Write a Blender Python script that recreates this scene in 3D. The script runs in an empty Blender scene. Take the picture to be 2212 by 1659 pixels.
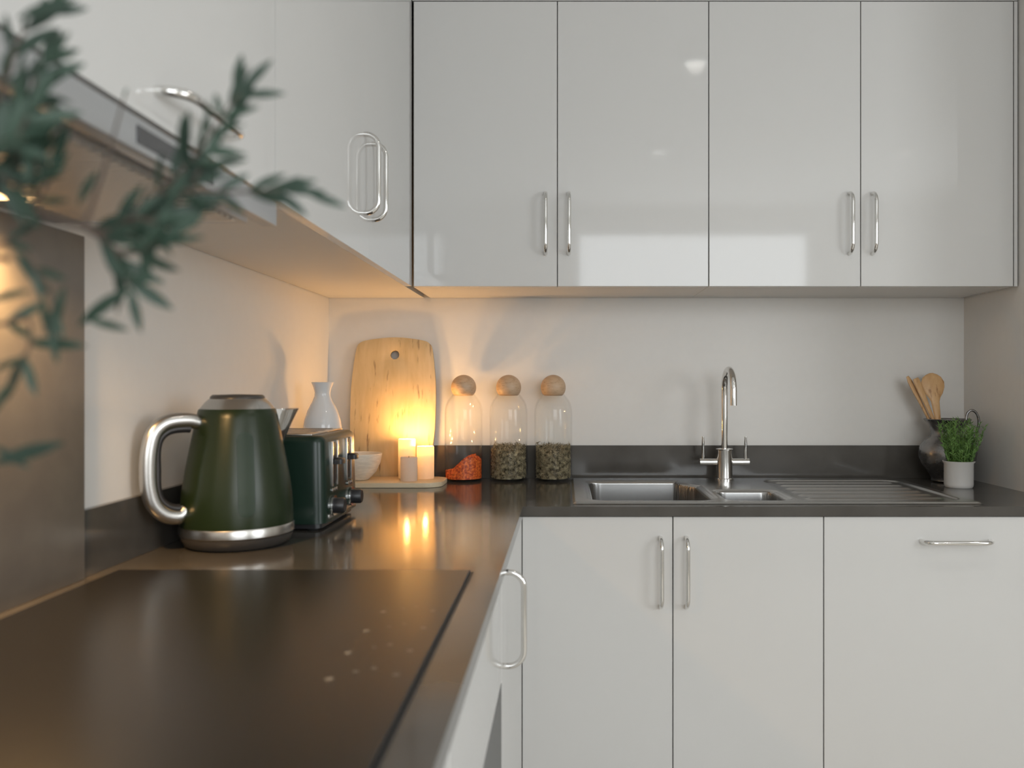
import bpy, bmesh, math, random
from mathutils import Vector, Matrix, Euler
random.seed(7)
S = bpy.context.scene
COL = S.collection
# ------------------------------------------------------------ camera, light, exposure
FPX, VX, VY, CAMZ, CAMY = 1815.6, 1220.0, 829.5, 1.1845, -2.55
cam = bpy.data.cameras.new('camera'); camo = bpy.data.objects.new('camera', cam); COL.objects.link(camo)
camo.location = (0, CAMY, CAMZ); camo.rotation_euler = (math.pi/2, 0, 0)
cam.sensor_width = 36; cam.lens = FPX/2212*36; cam.shift_x = -(VX-1106)/2212; cam.shift_y = 0
cam.clip_start = 0.02
cam.dof.use_dof = True; cam.dof.focus_distance = 2.35; cam.dof.aperture_fstop = 3.7
S.camera = camo
S.cycles.transparent_max_bounces = 32
S.view_settings.view_transform = 'Standard'; S.view_settings.look = 'None'
S.view_settings.exposure = -0.16; S.view_settings.gamma = 1.0
w = bpy.data.worlds.new('world'); S.world = w; w.use_nodes = True
w.node_tree.nodes['Background'].inputs[0].default_value = (0.75, 0.85, 1.0, 1)
w.node_tree.nodes['Background'].inputs[1].default_value = 1.0

def light(kind, name, loc, energy, color=(1, 1, 1), rot=(0, 0, 0), size=None, size_y=None, radius=None, spot=None):
    l = bpy.data.lights.new(name, kind); o = bpy.data.objects.new(name, l); COL.objects.link(o)
    o.location = loc; o.rotation_euler = rot; l.energy = energy; l.color = color
    if kind == 'AREA':
        l.shape = 'RECTANGLE'; l.size = size; l.size_y = size_y
    if radius: l.shadow_soft_size = radius
    if spot: l.spot_size = spot; l.spot_blend = 1.0
    return o
H90 = math.pi/2
XL, XR, YF, XRR, ZC = -0.716, 1.211, -4.35, 2.8, 2.5     # room: left wall, alcove right wall, wall behind the camera, far right wall, ceiling
WT = 0.90                                            # worktop height
# daylight through the window behind the camera and the one in the far right wall
light('AREA', 'window_daylight_behind', (0.96, YF-0.10, 1.70), 40, (0.97, 0.985, 1.0), (-H90, 0, math.pi), 1.8, 1.3)
light('AREA', 'window_daylight_side', (XRR+0.10, -3.0, 1.55), 38, (0.97, 0.985, 1.0), (0, H90, 0), 1.3, 1.5)
# ceiling downlights
DL = [(0.525, -1.44), (0.525, -2.74), (1.9, -1.44), (1.9, -2.74), (-0.35+0.9*0, -3.7)]
for x, y in DL[:4]:
    light('SPOT', 'downlight_beam', (x, y, ZC-0.035), 7, (1, 0.95, 0.88), (0, 0, 0), radius=0.035, spot=2.6)
# cooker hood lamp
light('SPOT', 'hood_lamp_beam', (-0.654, -1.560, 1.388), 24, (1, 0.60, 0.25), (0, 0, 0), radius=0.02, spot=2.65)

# ------------------------------------------------------------ helpers
def mat(name, color=(0.8, 0.8, 0.8), rough=0.5, metal=0.0, **k):
    m = bpy.data.materials.new(name); m.use_nodes = True
    b = m.node_tree.nodes['Principled BSDF']
    b.inputs['Base Color'].default_value = (*color, 1); b.inputs['Roughness'].default_value = rough
    b.inputs['Metallic'].default_value = metal
    for a, v in k.items():
        b.inputs[a.replace('_', ' ')].default_value = v
    return m
def noise_color(m, scale, c1, c2, detail=6, stretch=(1, 1, 1), lo=0.35, hi=0.65, rough=None, bump=0.0, coord='Object'):
    nt = m.node_tree; N = nt.nodes; L = nt.links; b = N['Principled BSDF']
    tc = N.new('ShaderNodeTexCoord'); mp = N.new('ShaderNodeMapping'); mp.inputs['Scale'].default_value = stretch
    n = N.new('ShaderNodeTexNoise'); n.inputs['Scale'].default_value = scale; n.inputs['Detail'].default_value = detail
    r = N.new('ShaderNodeValToRGB'); r.color_ramp.elements[0].position = lo; r.color_ramp.elements[1].position = hi
    r.color_ramp.elements[0].color = (*c1, 1); r.color_ramp.elements[1].color = (*c2, 1)
    L.new(tc.outputs[coord], mp.inputs[0]); L.new(mp.outputs[0], n.inputs['Vector'])
    L.new(n.outputs['Fac'], r.inputs[0]); L.new(r.outputs[0], b.inputs['Base Color'])
    if rough:
        mr = N.new('ShaderNodeMapRange'); mr.inputs['From Min'].default_value = 0.3; mr.inputs['From Max'].default_value = 0.7
        mr.inputs['To Min'].default_value = rough[0]; mr.inputs['To Max'].default_value = rough[1]
        L.new(n.outputs['Fac'], mr.inputs[0]); L.new(mr.outputs[0], b.inputs['Roughness'])
    if bump:
        bp = N.new('ShaderNodeBump'); bp.inputs['Strength'].default_value = bump; bp.inputs['Distance'].default_value = 0.002
        L.new(n.outputs['Fac'], bp.inputs['Height']); L.new(bp.outputs[0], b.inputs['Normal'])
    return m
M = {}
M['gloss'] = noise_color(mat('gloss_grey_lacquer', rough=0.09), 3, (0.64, 0.63, 0.61), (0.65, 0.64, 0.62))
M['gloss'].node_tree.nodes['Principled BSDF'].inputs['Roughness'].default_value = 0.055
M['carcass'] = noise_color(mat('melamine_carcass', rough=0.45), 5, (0.70, 0.68, 0.65), (0.71, 0.69, 0.66))
M['wall'] = noise_color(mat('painted_wall', rough=0.42), 40, (0.74, 0.715, 0.675), (0.75, 0.725, 0.685))
M['ceiling'] = noise_color(mat('ceiling_paint', rough=0.8), 30, (0.78, 0.78, 0.77), (0.80, 0.80, 0.79))
M['floor'] = noise_color(mat('floor_boards', rough=0.35), 4, (0.58, 0.54, 0.48), (0.66, 0.62, 0.56), stretch=(1, 8, 1))
M['stone'] = noise_color(mat('dark_stone_laminate', rough=0.2, Specular_IOR_Level=0.46), 9, (0.066, 0.060, 0.052), (0.086, 0.079, 0.070), detail=8, rough=(0.10, 0.15))
M['hob'] = noise_color(mat('black_ceramic_glass', rough=0.28, Specular_IOR_Level=0.36), 200, (0.012, 0.011, 0.010), (0.016, 0.015, 0.014), detail=2)
M['hobmark'] = mat('hob_print', (0.20, 0.19, 0.17), 0.4)
M['seal'] = mat('black_seal', (0.012, 0.013, 0.014), 0.4)
M['steel'] = noise_color(mat('stainless_steel', rough=0.27, metal=1.0), 30, (0.42, 0.415, 0.405), (0.435, 0.43, 0.42))
M['chrome'] = mat('chrome', (0.78, 0.77, 0.75), 0.06, 1.0)
M['hoodmetal'] = mat('hood_aluminium', (0.50, 0.51, 0.52), 0.35, 0.7)
M['filter'] = mat('filter_mesh', (0.75, 0.72, 0.68), 0.4, 0.8)
M['dark'] = mat('dark_plastic', (0.02, 0.02, 0.022), 0.35)
M['display'] = mat('dark_display', (0.06, 0.06, 0.062), 0.2)
M['panel'] = noise_color(mat('splashback_metal', rough=0.3, metal=0.55), 20, (0.20, 0.18, 0.16), (0.22, 0.20, 0.175))
M['green'] = mat('dark_green_enamel', (0.013, 0.024, 0.008), 0.29, 0.0, Specular_IOR_Level=0.4)
M['bottle'] = mat('bottle_green_enamel', (0.010, 0.026, 0.017), 0.27, 0.0, Specular_IOR_Level=0.4)
M['greenlight'] = mat('green_gauge', (0.04, 0.075, 0.05), 0.35)
M['brushed'] = mat('brushed_steel', (0.58, 0.56, 0.53), 0.27, 1.0)
M['kbase'] = mat('grey_kettle_base', (0.055, 0.050, 0.045), 0.32, 0.1)
def wood(name, c1, c2, dark, scale=6.0, stretch=(6, 6, 1), rough=0.45):
    m = mat(name, rough=rough); nt = m.node_tree; N = nt.nodes; L = nt.links; b = N['Principled BSDF']
    tc = N.new('ShaderNodeTexCoord'); mp = N.new('ShaderNodeMapping'); mp.inputs['Scale'].default_value = stretch
    n = N.new('ShaderNodeTexNoise'); n.inputs['Scale'].default_value = scale; n.inputs['Detail'].default_value = 8; n.inputs['Distortion'].default_value = 0.6
    n2 = N.new('ShaderNodeTexNoise'); n2.inputs['Scale'].default_value = scale*1.7; n2.inputs['Detail'].default_value = 10
    r = N.new('ShaderNodeValToRGB'); r.color_ramp.elements[0].color = (*c1, 1); r.color_ramp.elements[1].color = (*c2, 1)
    r.color_ramp.elements[0].position = 0.3; r.color_ramp.elements[1].position = 0.7
    r2 = N.new('ShaderNodeValToRGB'); r2.color_ramp.elements[0].position = 0.60; r2.color_ramp.elements[1].position = 0.72
    mx = N.new('ShaderNodeMix'); mx.data_type = 'RGBA'; mx.inputs['B'].default_value = (*dark, 1)
    L.new(tc.outputs['Object'], mp.inputs[0]); L.new(mp.outputs[0], n.inputs['Vector']); L.new(mp.outputs[0], n2.inputs['Vector'])
    L.new(n.outputs['Fac'], r.inputs[0]); L.new(n2.outputs['Fac'], r2.inputs[0])
    L.new(r.outputs[0], mx.inputs['A']); L.new(r2.outputs[0], mx.inputs['Factor']); L.new(mx.outputs['Result'], b.inputs['Base Color'])
    return m
M['board'] = wood('pale_maple_wood', (0.56, 0.40, 0.20), (0.66, 0.49, 0.27), (0.26, 0.16, 0.08), 5, (9, 9, 1.6))
M['flatboard'] = wood('pale_beech_wood', (0.62, 0.50, 0.33), (0.70, 0.58, 0.40), (0.55, 0.42, 0.27), 5, (2, 14, 14))
M['cork'] = wood('light_oak_ball', (0.50, 0.33, 0.20), (0.60, 0.42, 0.27), (0.38, 0.24, 0.14), 14, (3, 3, 10))
M['spoon'] = wood('olive_wood', (0.55, 0.31, 0.13), (0.66, 0.41, 0.20), (0.36, 0.18, 0.07), 9, (8, 8, 2))
M['ceramic'] = mat('white_glazed_ceramic', (0.74, 0.73, 0.72), 0.10)
M['bowl'] = noise_color(mat('pale_wood_bowl', rough=0.5), 40, (0.62, 0.55, 0.45), (0.74, 0.67, 0.56), stretch=(1, 1, 5))
M['pot'] = mat('white_pot', (0.66, 0.64, 0.61), 0.35)
M['pewter'] = noise_color(mat('dark_pewter', rough=0.25, metal=0.9), 25, (0.17, 0.165, 0.165), (0.30, 0.29, 0.285), rough=(0.16, 0.34))
M['soil'] = mat('potting_soil', (0.03, 0.022, 0.015), 0.9)
M['herb'] = noise_color(mat('rosemary_green', rough=0.55), 60, (0.05, 0.12, 0.015), (0.20, 0.36, 0.09))
M['olive'] = noise_color(mat('olive_leaf', rough=0.5), 25, (0.018, 0.041, 0.027), (0.036, 0.072, 0.048))
M['olive'].node_tree.nodes['Principled BSDF'].inputs['Transmission Weight'].default_value = 0.0
M['bark'] = mat('olive_bark', (0.09, 0.065, 0.05), 0.8)
M['lentil'] = noise_color(mat('red_lentils', rough=0.5), 150, (0.42, 0.045, 0.008), (0.95, 0.22, 0.035))
M['dried'] = noise_color(mat('dried_herbs', rough=0.8), 90, (0.06, 0.045, 0.022), (0.50, 0.42, 0.26), detail=3)
M['rubber'] = mat('black_rubber', (0.015, 0.015, 0.015), 0.7)
M['glow'] = mat('warm_lamp_glass', (1, 0.8, 0.5), 0.3)
b_ = M['glow'].node_tree.nodes['Principled BSDF']; b_.inputs['Emission Color'].default_value = (1, 0.62, 0.28, 1); b_.inputs['Emission Strength'].default_value = 14
M['dlglow'] = mat('downlight_lens', (1, 1, 1), 0.3)
b_ = M['dlglow'].node_tree.nodes['Principled BSDF']; b_.inputs['Emission Color'].default_value = (1, 0.96, 0.9, 1); b_.inputs['Emission Strength'].default_value = 3
M['flame'] = mat('flame', (1, 0.7, 0.3), 0.5)
b_ = M['flame'].node_tree.nodes['Principled BSDF']; b_.inputs['Emission Color'].default_value = (1, 0.55, 0.17, 1); b_.inputs['Emission Strength'].default_value = 60
def glass_mat(name, tint=(1, 1, 1), ior=1.5):
    m = bpy.data.materials.new(name); m.use_nodes = True; nt = m.node_tree; N = nt.nodes; L = nt.links; N.clear()
    o = N.new('ShaderNodeOutputMaterial'); mx = N.new('ShaderNodeMixShader'); t = N.new('ShaderNodeBsdfTransparent'); g = N.new('ShaderNodeBsdfGlossy')
    fc = N.new('ShaderNodeLayerWeight'); fc.inputs['Blend'].default_value = 0.5
    pw = N.new('ShaderNodeMath'); pw.operation = 'POWER'; pw.inputs[1].default_value = 4.5
    lw = N.new('ShaderNodeMath'); lw.operation = 'MULTIPLY_ADD'; lw.inputs[1].default_value = 0.55; lw.inputs[2].default_value = 0.015
    L.new(fc.outputs['Facing'], pw.inputs[0]); L.new(pw.outputs[0], lw.inputs[0])
    t.inputs[0].default_value = (*tint, 1); g.inputs['Roughness'].default_value = 0.03
    L.new(lw.outputs[0], mx.inputs[0]); L.new(t.outputs[0], mx.inputs[1]); L.new(g.outputs[0], mx.inputs[2]); L.new(mx.outputs[0], o.inputs[0])
    return m
M['glass'] = glass_mat('clear_glass', (0.992, 0.994, 0.992), 1.38)
M['pane'] = glass_mat('window_glass', (0.98, 0.99, 0.99), 1.3)
def wax_mat(name, mixf):
    m = bpy.data.materials.new(name); m.use_nodes = True; nt = m.node_tree; N = nt.nodes; L = nt.links; N.clear()
    o = N.new('ShaderNodeOutputMaterial'); mx = N.new('ShaderNodeMixShader'); d = N.new('ShaderNodeBsdfDiffuse'); t = N.new('ShaderNodeBsdfTranslucent')
    d.inputs[0].default_value = (0.76, 0.74, 0.71, 1); t.inputs[0].default_value = (1.0, 0.90, 0.74, 1); mx.inputs[0].default_value = mixf
    L.new(d.outputs[0], mx.inputs[1]); L.new(t.outputs[0], mx.inputs[2]); L.new(mx.outputs[0], o.inputs[0])
    return m
M['wax'] = wax_mat('candle_wax', 0.5)

def empty(name, loc, label=None, cat=None, group=None, rz=0, kind=None):
    o = bpy.data.objects.new(name, None); COL.objects.link(o); o.location = loc; o.rotation_euler = (0, 0, rz); o.empty_display_size = 0.02
    return tag(o, label, cat, group, kind)
def tag(o, label=None, cat=None, group=None, kind=None):
    if label: o['label'] = label
    if cat: o['category'] = cat
    if group: o['group'] = group
    if kind: o['kind'] = kind
    return o
def obj(name, bm, m, parent=None, smooth=True, bevel=0, seg=2, angle=40):
    """bm is given in the parent's local frame"""
    me = bpy.data.meshes.new(name)
    bmesh.ops.recalc_face_normals(bm, faces=bm.faces)
    if bevel:
        es = [e for e in bm.edges if len(e.link_faces) == 2 and e.calc_face_angle(0) > math.radians(40)]
        bmesh.ops.bevel(bm, geom=es, offset=bevel, segments=seg, profile=0.5, affect='EDGES', clamp_overlap=True)
    bm.to_mesh(me); bm.free(); me.materials.append(M[m] if isinstance(m, str) else m)
    if smooth:
        for p in me.polygons: p.use_smooth = True
        me.set_sharp_from_angle(angle=math.radians(angle))
    o = bpy.data.objects.new(name, me); COL.objects.link(o)
    if parent: o.parent = parent
    return o
def B(*boxes):
    bm = bmesh.new()
    for x0, x1, y0, y1, z0, z1 in boxes:
        r = bmesh.ops.create_cube(bm, size=1)
        for v in r['verts']:
            v.co = Vector((x0+(v.co.x+.5)*(x1-x0), y0+(v.co.y+.5)*(y1-y0), z0+(v.co.z+.5)*(z1-z0)))
    return bm
def lathe(prof, seg=48, bm=None, c=(0, 0, 0), close=True, squash=1.0):
    bm = bm or bmesh.new(); rings = []
    for r, z in prof:
        if r < 1e-6: rings.append([bm.verts.new((c[0], c[1], c[2]+z))])
        else: rings.append([bm.verts.new((c[0]+r*math.cos(2*math.pi*i/seg), c[1]+r*squash*math.sin(2*math.pi*i/seg), c[2]+z)) for i in range(seg)])
    for a, b in zip(rings[:-1], rings[1:]):
        for i in range(seg):
            j = (i+1) % seg
            if len(a) == 1 and len(b) == 1: continue
            if len(a) == 1: bm.faces.new((a[0], b[i], b[j]))
            elif len(b) == 1: bm.faces.new((a[i], a[j], b[0]))
            else: bm.faces.new((a[i], a[j], b[j], b[i]))
    return bm
def tube(path, rad, seg=16, bm=None, flat=1.0, up=None):
    """sweep a circle along a path; rad number or list; flat squashes along the second frame axis"""
    bm = bm or bmesh.new(); P = [Vector(p) for p in path]; n = len(P)
    R = rad if isinstance(rad, (list, tuple)) else [rad]*n
    T = []
    for i in range(n):
        t = (P[min(i+1, n-1)]-P[max(i-1, 0)]).normalized(); T.append(t)
    ref = Vector(up) if up else (Vector((0, 0, 1)) if abs(T[0].z) < 0.9 else Vector((1, 0, 0)))
    u = (ref-T[0]*ref.dot(T[0])).normalized(); rings = []
    for i in range(n):
        u = (u-T[i]*u.dot(T[i])).normalized(); v = T[i].cross(u)
        rings.append([bm.verts.new(P[i]+u*R[i]*math.cos(2*math.pi*k/seg)+v*R[i]*flat*math.sin(2*math.pi*k/seg)) for k in range(seg)])
    for a, b in zip(rings[:-1], rings[1:]):
        for k in range(seg):
            bm.faces.new((a[k], a[(k+1) % seg], b[(k+1) % seg], b[k]))
    bm.faces.new(rings[0][::-1]); bm.faces.new(rings[-1])
    return bm
def smooth_path(pts, n=8):
    """Catmull-Rom through points"""
    P = [Vector(p) for p in pts]; P = [2*P[0]-P[1]]+P+[2*P[-1]-P[-2]]; out = []
    for i in range(1, len(P)-2):
        for k in range(n):
            t = k/n
            out.append(0.5*((2*P[i])+(-P[i-1]+P[i+1])*t+(2*P[i-1]-5*P[i]+4*P[i+1]-P[i+2])*t*t+(-P[i-1]+3*P[i]-3*P[i+1]+P[i+2])*t**3))
    out.append(P[-2]); return out
def PX(px, py, d):
    return Vector(((px-VX)*d/FPX, CAMY+d, CAMZ-(py-VY)*d/FPX))
def PZ(px, py, z=WT):
    d = FPX*(CAMZ-z)/(py-VY); return Vector(((px-VX)*d/FPX, CAMY+d, z))

# ------------------------------------------------------------ room shell
T = 0.12
def struct(name, bm, m, **k):
    o = obj(name, bm, m, smooth=False, **k); o['kind'] = 'structure'; return o
struct('floor', B((XL-T, XRR+T, YF-T, T, -0.1, 0)), 'floor')
struct('ceiling', B((XL-T, XRR+T, YF-T, T, ZC, ZC+0.1)), 'ceiling')
struct('wall_back', B((XL-T, XR+T, 0, T, 0, ZC)), 'wall')
struct('wall_left', B((XL-T, XL, YF-T, 0, 0, ZC)), 'wall')
struct('wall_right', B((XR, XR+T, -0.66, 0, 0, ZC), (XR+T, XRR+T, -0.66, -0.66+T, 0, ZC)), 'wall')
wx0, wx1, wz0, wz1 = 0.06, 1.86, 1.05, 2.35
struct('wall_front', B((XL-T, wx0, YF-T, YF, 0, ZC), (wx1, XRR+T, YF-T, YF, 0, ZC), (wx0, wx1, YF-T, YF, 0, wz0), (wx0, wx1, YF-T, YF, wz1, ZC)), 'wall')
sy0, sy1, sz0, sz1 = -3.75, -2.25, 0.9, 2.2
struct('wall_side', B((XRR, XRR+T, YF, sy0, 0, ZC), (XRR, XRR+T, sy1, -0.66, 0, ZC), (XRR, XRR+T, sy0, sy1, 0, sz0), (XRR, XRR+T, sy0, sy1, sz1, ZC)), 'wall')
def window(name, axis, c, a0, a1, z0, z1):
    fr = 0.05
    if axis == 'y':
        bx = lambda p0, p1, q0, q1: (p0, p1, c-0.05, c+0.0, q0, q1)
        gl = (a0+fr, a1-fr, c-0.030, c-0.026, z0+fr, z1-fr)
    else:
        bx = lambda p0, p1, q0, q1: (c, c+0.05, p0, p1, q0, q1)
        gl = (c+0.026, c+0.030, a0+fr, a1-fr, z0+fr, z1-fr)
    o = struct(name, B(bx(a0, a0+fr, z0, z1), bx(a1-fr, a1, z0, z1), bx(a0+fr, a1-fr, z0, z0+fr), bx(a0+fr, a1-fr, z1-fr, z1)), 'ceiling')
    g = obj('pane', B(gl), 'pane', o, smooth=False)
window('window_1', 'y', YF, wx0, wx1, wz0, wz1)
window('window_2', 'x', XRR, sy0, sy1, sz0, sz1)

# ------------------------------------------------------------ handles (D shaped chrome bars)
def handle(parent, p, along, out, length=0.16, proj=0.030, r=0.0052, name='handle'):
    """p centre on the door face"""
    a = Vector(along); o = Vector(out); p = Vector(p); c = 0.026; h = length/2; path = [p-a*h]
    base = p-a*h
    for k in range(0, 9):
        t = k/8*H90; path.append(base+o*(proj-c)+o*c*math.sin(t)+a*c*(1-math.cos(t)))
    base = p+a*h
    for k in range(0, 9):
        t = (1-k/8)*H90; path.append(base+o*(proj-c)+o*c*math.sin(t)-a*c*(1-math.cos(t)))
    path.append(base)
    bm = tube(path, r, 14)
    return obj(name, bm, 'chrome', parent, angle=60)

def cabinet(name, body, doors, label, cat='cabinet', group=None, mat_='gloss', bev=0.001):
    """body box; doors = list of (box, (centre, along, out) or None)"""
    x0, x1, y0, y1, z0, z1 = body
    t = empty(name, ((x0+x1)/2, (y0+y1)/2, z0), label, cat, group)
    off = Vector(t.location)
    def sh(bx): return (bx[0]-off.x, bx[1]-off.x, bx[2]-off.y, bx[3]-off.y, bx[4]-off.z, bx[5]-off.z)
    obj('carcass', B(sh(body)), 'carcass', t, smooth=False)
    for bx, hd in doors:
        bx = sh(bx); c = Vector(((bx[0]+bx[1])/2, (bx[2]+bx[3])/2, (bx[4]+bx[5])/2))
        bm = B(bx); bmesh.ops.translate(bm, verts=bm.verts, vec=-c)
        d = obj('door', bm, mat_, t, bevel=bev, seg=1, smooth=False); d.location = c
        if hd: handle(d, Vector(hd[0])-off-c, hd[1], hd[2], proj=0.03)
    return t
G = 0.0012
# wall cabinets, back row: front face y=-0.309
YW, ZB, ZT = -0.309, 1.4445, 2.2045
DT = 0.018
xs = [-0.404, -0.0198, 0.384, 0.789, 1.197]
def bdoor(x0, x1, hx): return ((x0+G, x1-G, YW, YW+DT, ZB+0.0005, ZT), ((hx, YW, 1.612), (0, 0, 1), (0, -1, 0)))
cabinet('wall_cabinet', (XL+0.309, 0.384-0.0005, YW+DT+0.001, -0.002, ZB+0.001, ZT),
        [bdoor(xs[0], xs[1], -0.0505), bdoor(xs[1], xs[2], 0.0115)],
        'gloss pale grey two-door wall cabinet in the back row, above the glass jars', 'cabinet', 'gloss wall cabinets')
cabinet('wall_cabinet', (0.384+0.0005, xs[4], YW+DT+0.001, -0.002, ZB+0.001, ZT),
        [bdoor(xs[2], xs[3], 0.7585), bdoor(xs[3], xs[4], 0.820)],
        'gloss pale grey two-door wall cabinet in the back row, above the tap and herb pot', 'cabinet', 'gloss wall cabinets')
f = obj('filler_strip', B((xs[4]+G, XR-0.004, YW, YW+0.3, ZB+0.0005, ZT)), 'gloss', smooth=False)
tag(f, 'narrow vertical grey filler strip between back wall cabinets and right wall', 'filler strip')
f = obj('cornice_panel', B((XL+0.309, XR-0.004, YW, -0.002, ZT+0.0025, ZC-0.002)), 'gloss', smooth=False)
tag(f, 'grey panel running along the top of the back wall cabinets', 'panel')
# wall cabinets, left run: front face x=-0.408
XW = -0.408
def ldoor(y0, y1, z0, hc, al): return ((XW-DT, XW, y0+0.00015, y1-0.00015, z0+0.0005, ZT), ((XW, hc[0], hc[1]), al, (1, 0, 0)) if hc else None)
lw = cabinet('wall_cabinet', (XL+0.002, XW-DT-0.001, -1.3645, -0.002, ZB+0.001, ZT),
        [ldoor(-0.807, -0.3105, ZB, (-0.772, 1.612), (0, 0, 1)), ldoor(-1.3645, -0.807, ZB, (-0.842, 1.612), (0, 0, 1))],
        'gloss pale grey wall cabinet on the left wall with paired upright handles by the corner', 'cabinet', 'gloss wall cabinets', bev=0)
cabinet('hood_cabinet', (XL+0.002, XW-DT-0.001, -1.98, -1.3665, ZB+0.001, ZT),
        [ldoor(-1.98, -1.3665, ZB, (-1.632, 1.4765), (0, 1, 0))],
        'gloss pale grey wall cabinet over the cooker hood with a horizontal handle', 'cabinet', 'gloss wall cabinets', bev=0)
cabinet('wall_cabinet', (XL+0.002, XW-DT-0.001, -2.60, -1.982, ZB+0.001, ZT),
        [ldoor(-2.60, -1.982, ZB, None, None)],
        'gloss pale grey wall cabinet on the left wall, nearest beyond the hood cabinet', 'cabinet', 'gloss wall cabinets', bev=0)
f = obj('cornice_panel', B((XL+0.002, XW, -2.60, -0.31, ZT+0.0025, ZC-0.002)), 'gloss', smooth=False)
tag(f, 'grey panel running along the top of the left wall cabinets', 'panel')

# cooker hood
hd = empty('cooker_hood', (-0.55, -1.68, 1.403), 'silver pull-out cooker hood under the left wall cabinet, warm lamp on', 'cooker hood')
hz = 0.041
obj('housing', B((-0.160, 0.110, -0.298, 0.297, 0.004, hz-0.001)), 'hoodmetal', hd, bevel=0.002)
fr = obj('front_strip', B((0.130, 0.150, -0.300, 0.298, 0, hz-0.009)), 'hoodmetal', hd, bevel=0.0015)
obj('control_panel', B((0.150, 0.1512, -0.085, 0.085, 0.007, 0.024)), 'display', hd, smooth=False)
obj('grease_filter', B(*[(-0.10, 0.105, -0.27+k*0.018, -0.27+k*0.018+0.011, 0.0005, 0.004) for k in range(30)]), 'filter', hd, smooth=False)
obj('lamp_lens', lathe([(0, -0.002), (0.016, -0.002), (0.019, 0.0), (0.019, 0.003), (0, 0.003)], 32, c=(-0.104, 0.115, 0.001)), 'glow', hd)
# splashback behind the hob
o = obj('splashback', B((XL+0.001, -0.7005, -2.05, -1.324, WT+0.0005, ZB-0.045)), 'panel', smooth=False)
tag(o, 'brown-grey metal splashback panel behind the hob', 'splashback')

# ------------------------------------------------------------ worktop with sink cut-out
def plate(xs, ys, skip, z0, z1):
    bm = bmesh.new(); V = {}
    def v(i, j, z):
        k = (i, j, z)
        if k not in V: V[k] = bm.verts.new((xs[i], ys[j], z))
        return V[k]
    cells = {(i, j) for i in range(len(xs)-1) for j in range(len(ys)-1) if (i, j) not in skip}
    for i, j in cells:
        bm.faces.new((v(i, j, z1), v(i+1, j, z1), v(i+1, j+1, z1), v(i, j+1, z1)))
        bm.faces.new((v(i, j, z0), v(i, j+1, z0), v(i+1, j+1, z0), v(i+1, j, z0)))
        for di, dj, a, b in ((-1, 0, (i, j), (i, j+1)), (1, 0, (i+1, j+1), (i+1, j)), (0, -1, (i+1, j), (i, j)), (0, 1, (i, j+1), (i+1, j+1))):
            if (i+di, j+dj) not in cells:
                bm.faces.new((v(*a, z0), v(*b, z0), v(*b, z1), v(*a, z1)))
    return bm
XE, YE = -0.097, -0.600
bm = plate([XL+0.001, XE, 0.045, 0.560, XR-0.001], [-2.60, YE, -0.535, -0.105, -0.001], {(1, 0), (2, 0), (3, 0), (2, 2)}, WT-0.023, WT)
o = obj('worktop', bm, 'stone', smooth=False); tag(o, 'L-shaped dark grey-brown stone-effect worktop carrying hob and sink', 'worktop')
UH = 0.099
o = obj('upstand', B((XL+0.012, XR-0.001, -0.013, -0.001, WT+0.0003, WT+UH)), 'stone', smooth=False); tag(o, 'dark stone upstand along the back wall behind sink and jars', 'upstand')
o = obj('upstand', B((XL+0.001, -0.7045, -1.3235, -0.0135, WT+0.0003, WT+UH)), 'stone', smooth=False); tag(o, 'dark stone upstand along the left wall behind the kettle', 'upstand')

# ------------------------------------------------------------ base cabinets
YD, XD = -0.5945, -0.0995
BT = WT-0.0245; PL = 0.12
def fdoor(x0, x1, h): return ((x0+G, x1-G, YD, YD+DT, PL, BT), h)
cabinet('sink_cabinet', (XD+0.002, 0.600, YD+DT+0.001, -0.02, PL, WT-0.20),
        [fdoor(XD-0.0006, 0.2515, ((0.2225, YD, 0.7475), (0, 0, 1), (0, -1, 0))), fdoor(0.2515, 0.6025, ((0.2825, YD, 0.7475), (0, 0, 1), (0, -1, 0)))],
        'gloss white-grey two-door base cabinet under the sink', 'cabinet')
cabinet('dishwasher_cabinet', (0.604, XR-0.003, YD+DT+0.001, -0.02, PL, WT-0.05),
        [fdoor(0.6025, XR-0.003, ((0.909, YD, 0.8195), (1, 0, 0), (0, -1, 0)))],
        'gloss white-grey base unit at far right with one horizontal handle', 'cabinet')
def sdoor(y0, y1, z0, z1, h): return ((XD-DT, XD, y0+G, y1-G, z0, z1), h)
cabinet('corner_cabinet', (XL+0.003, XD-DT-0.001, -1.224, -0.02, PL, WT-0.03),
        [sdoor(-1.224, YD+0.0006, PL, BT, ((XD, -1.115, 0.783), (0, 0, 1), (1, 0, 0)))],
        'gloss white-grey corner base cabinet under the left worktop with an upright handle', 'cabinet')
cabinet('base_cabinet', (XL+0.003, XD-DT-0.001, -2.60, -1.83, PL, WT-0.03),
        [sdoor(-2.60, -1.83, PL, BT, None)],
        'gloss white-grey base cabinet nearest the camera beyond the oven', 'cabinet')
ov = empty('built_in_oven', (-0.41, -1.527, PL), 'built-in oven with grey glass door under the hob', 'oven')
obj('housing', B((-0.30, 0.288, -0.300, 0.300, 0, WT-0.03-PL)), 'carcass', ov, smooth=False)
obj('control_fascia', B((0.2885, 0.3105, -0.300, 0.300, 0.597, BT-PL)), 'gloss', ov, bevel=0.001, seg=1, smooth=False)
dr = obj('door', B((0.2885, 0.3105, -0.300, 0.300, 0.03, 0.595)), mat('oven_grey_glass', (0.17, 0.17, 0.165), 0.5, Specular_IOR_Level=0.15), ov, bevel=0.001, seg=1, smooth=False)
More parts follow.
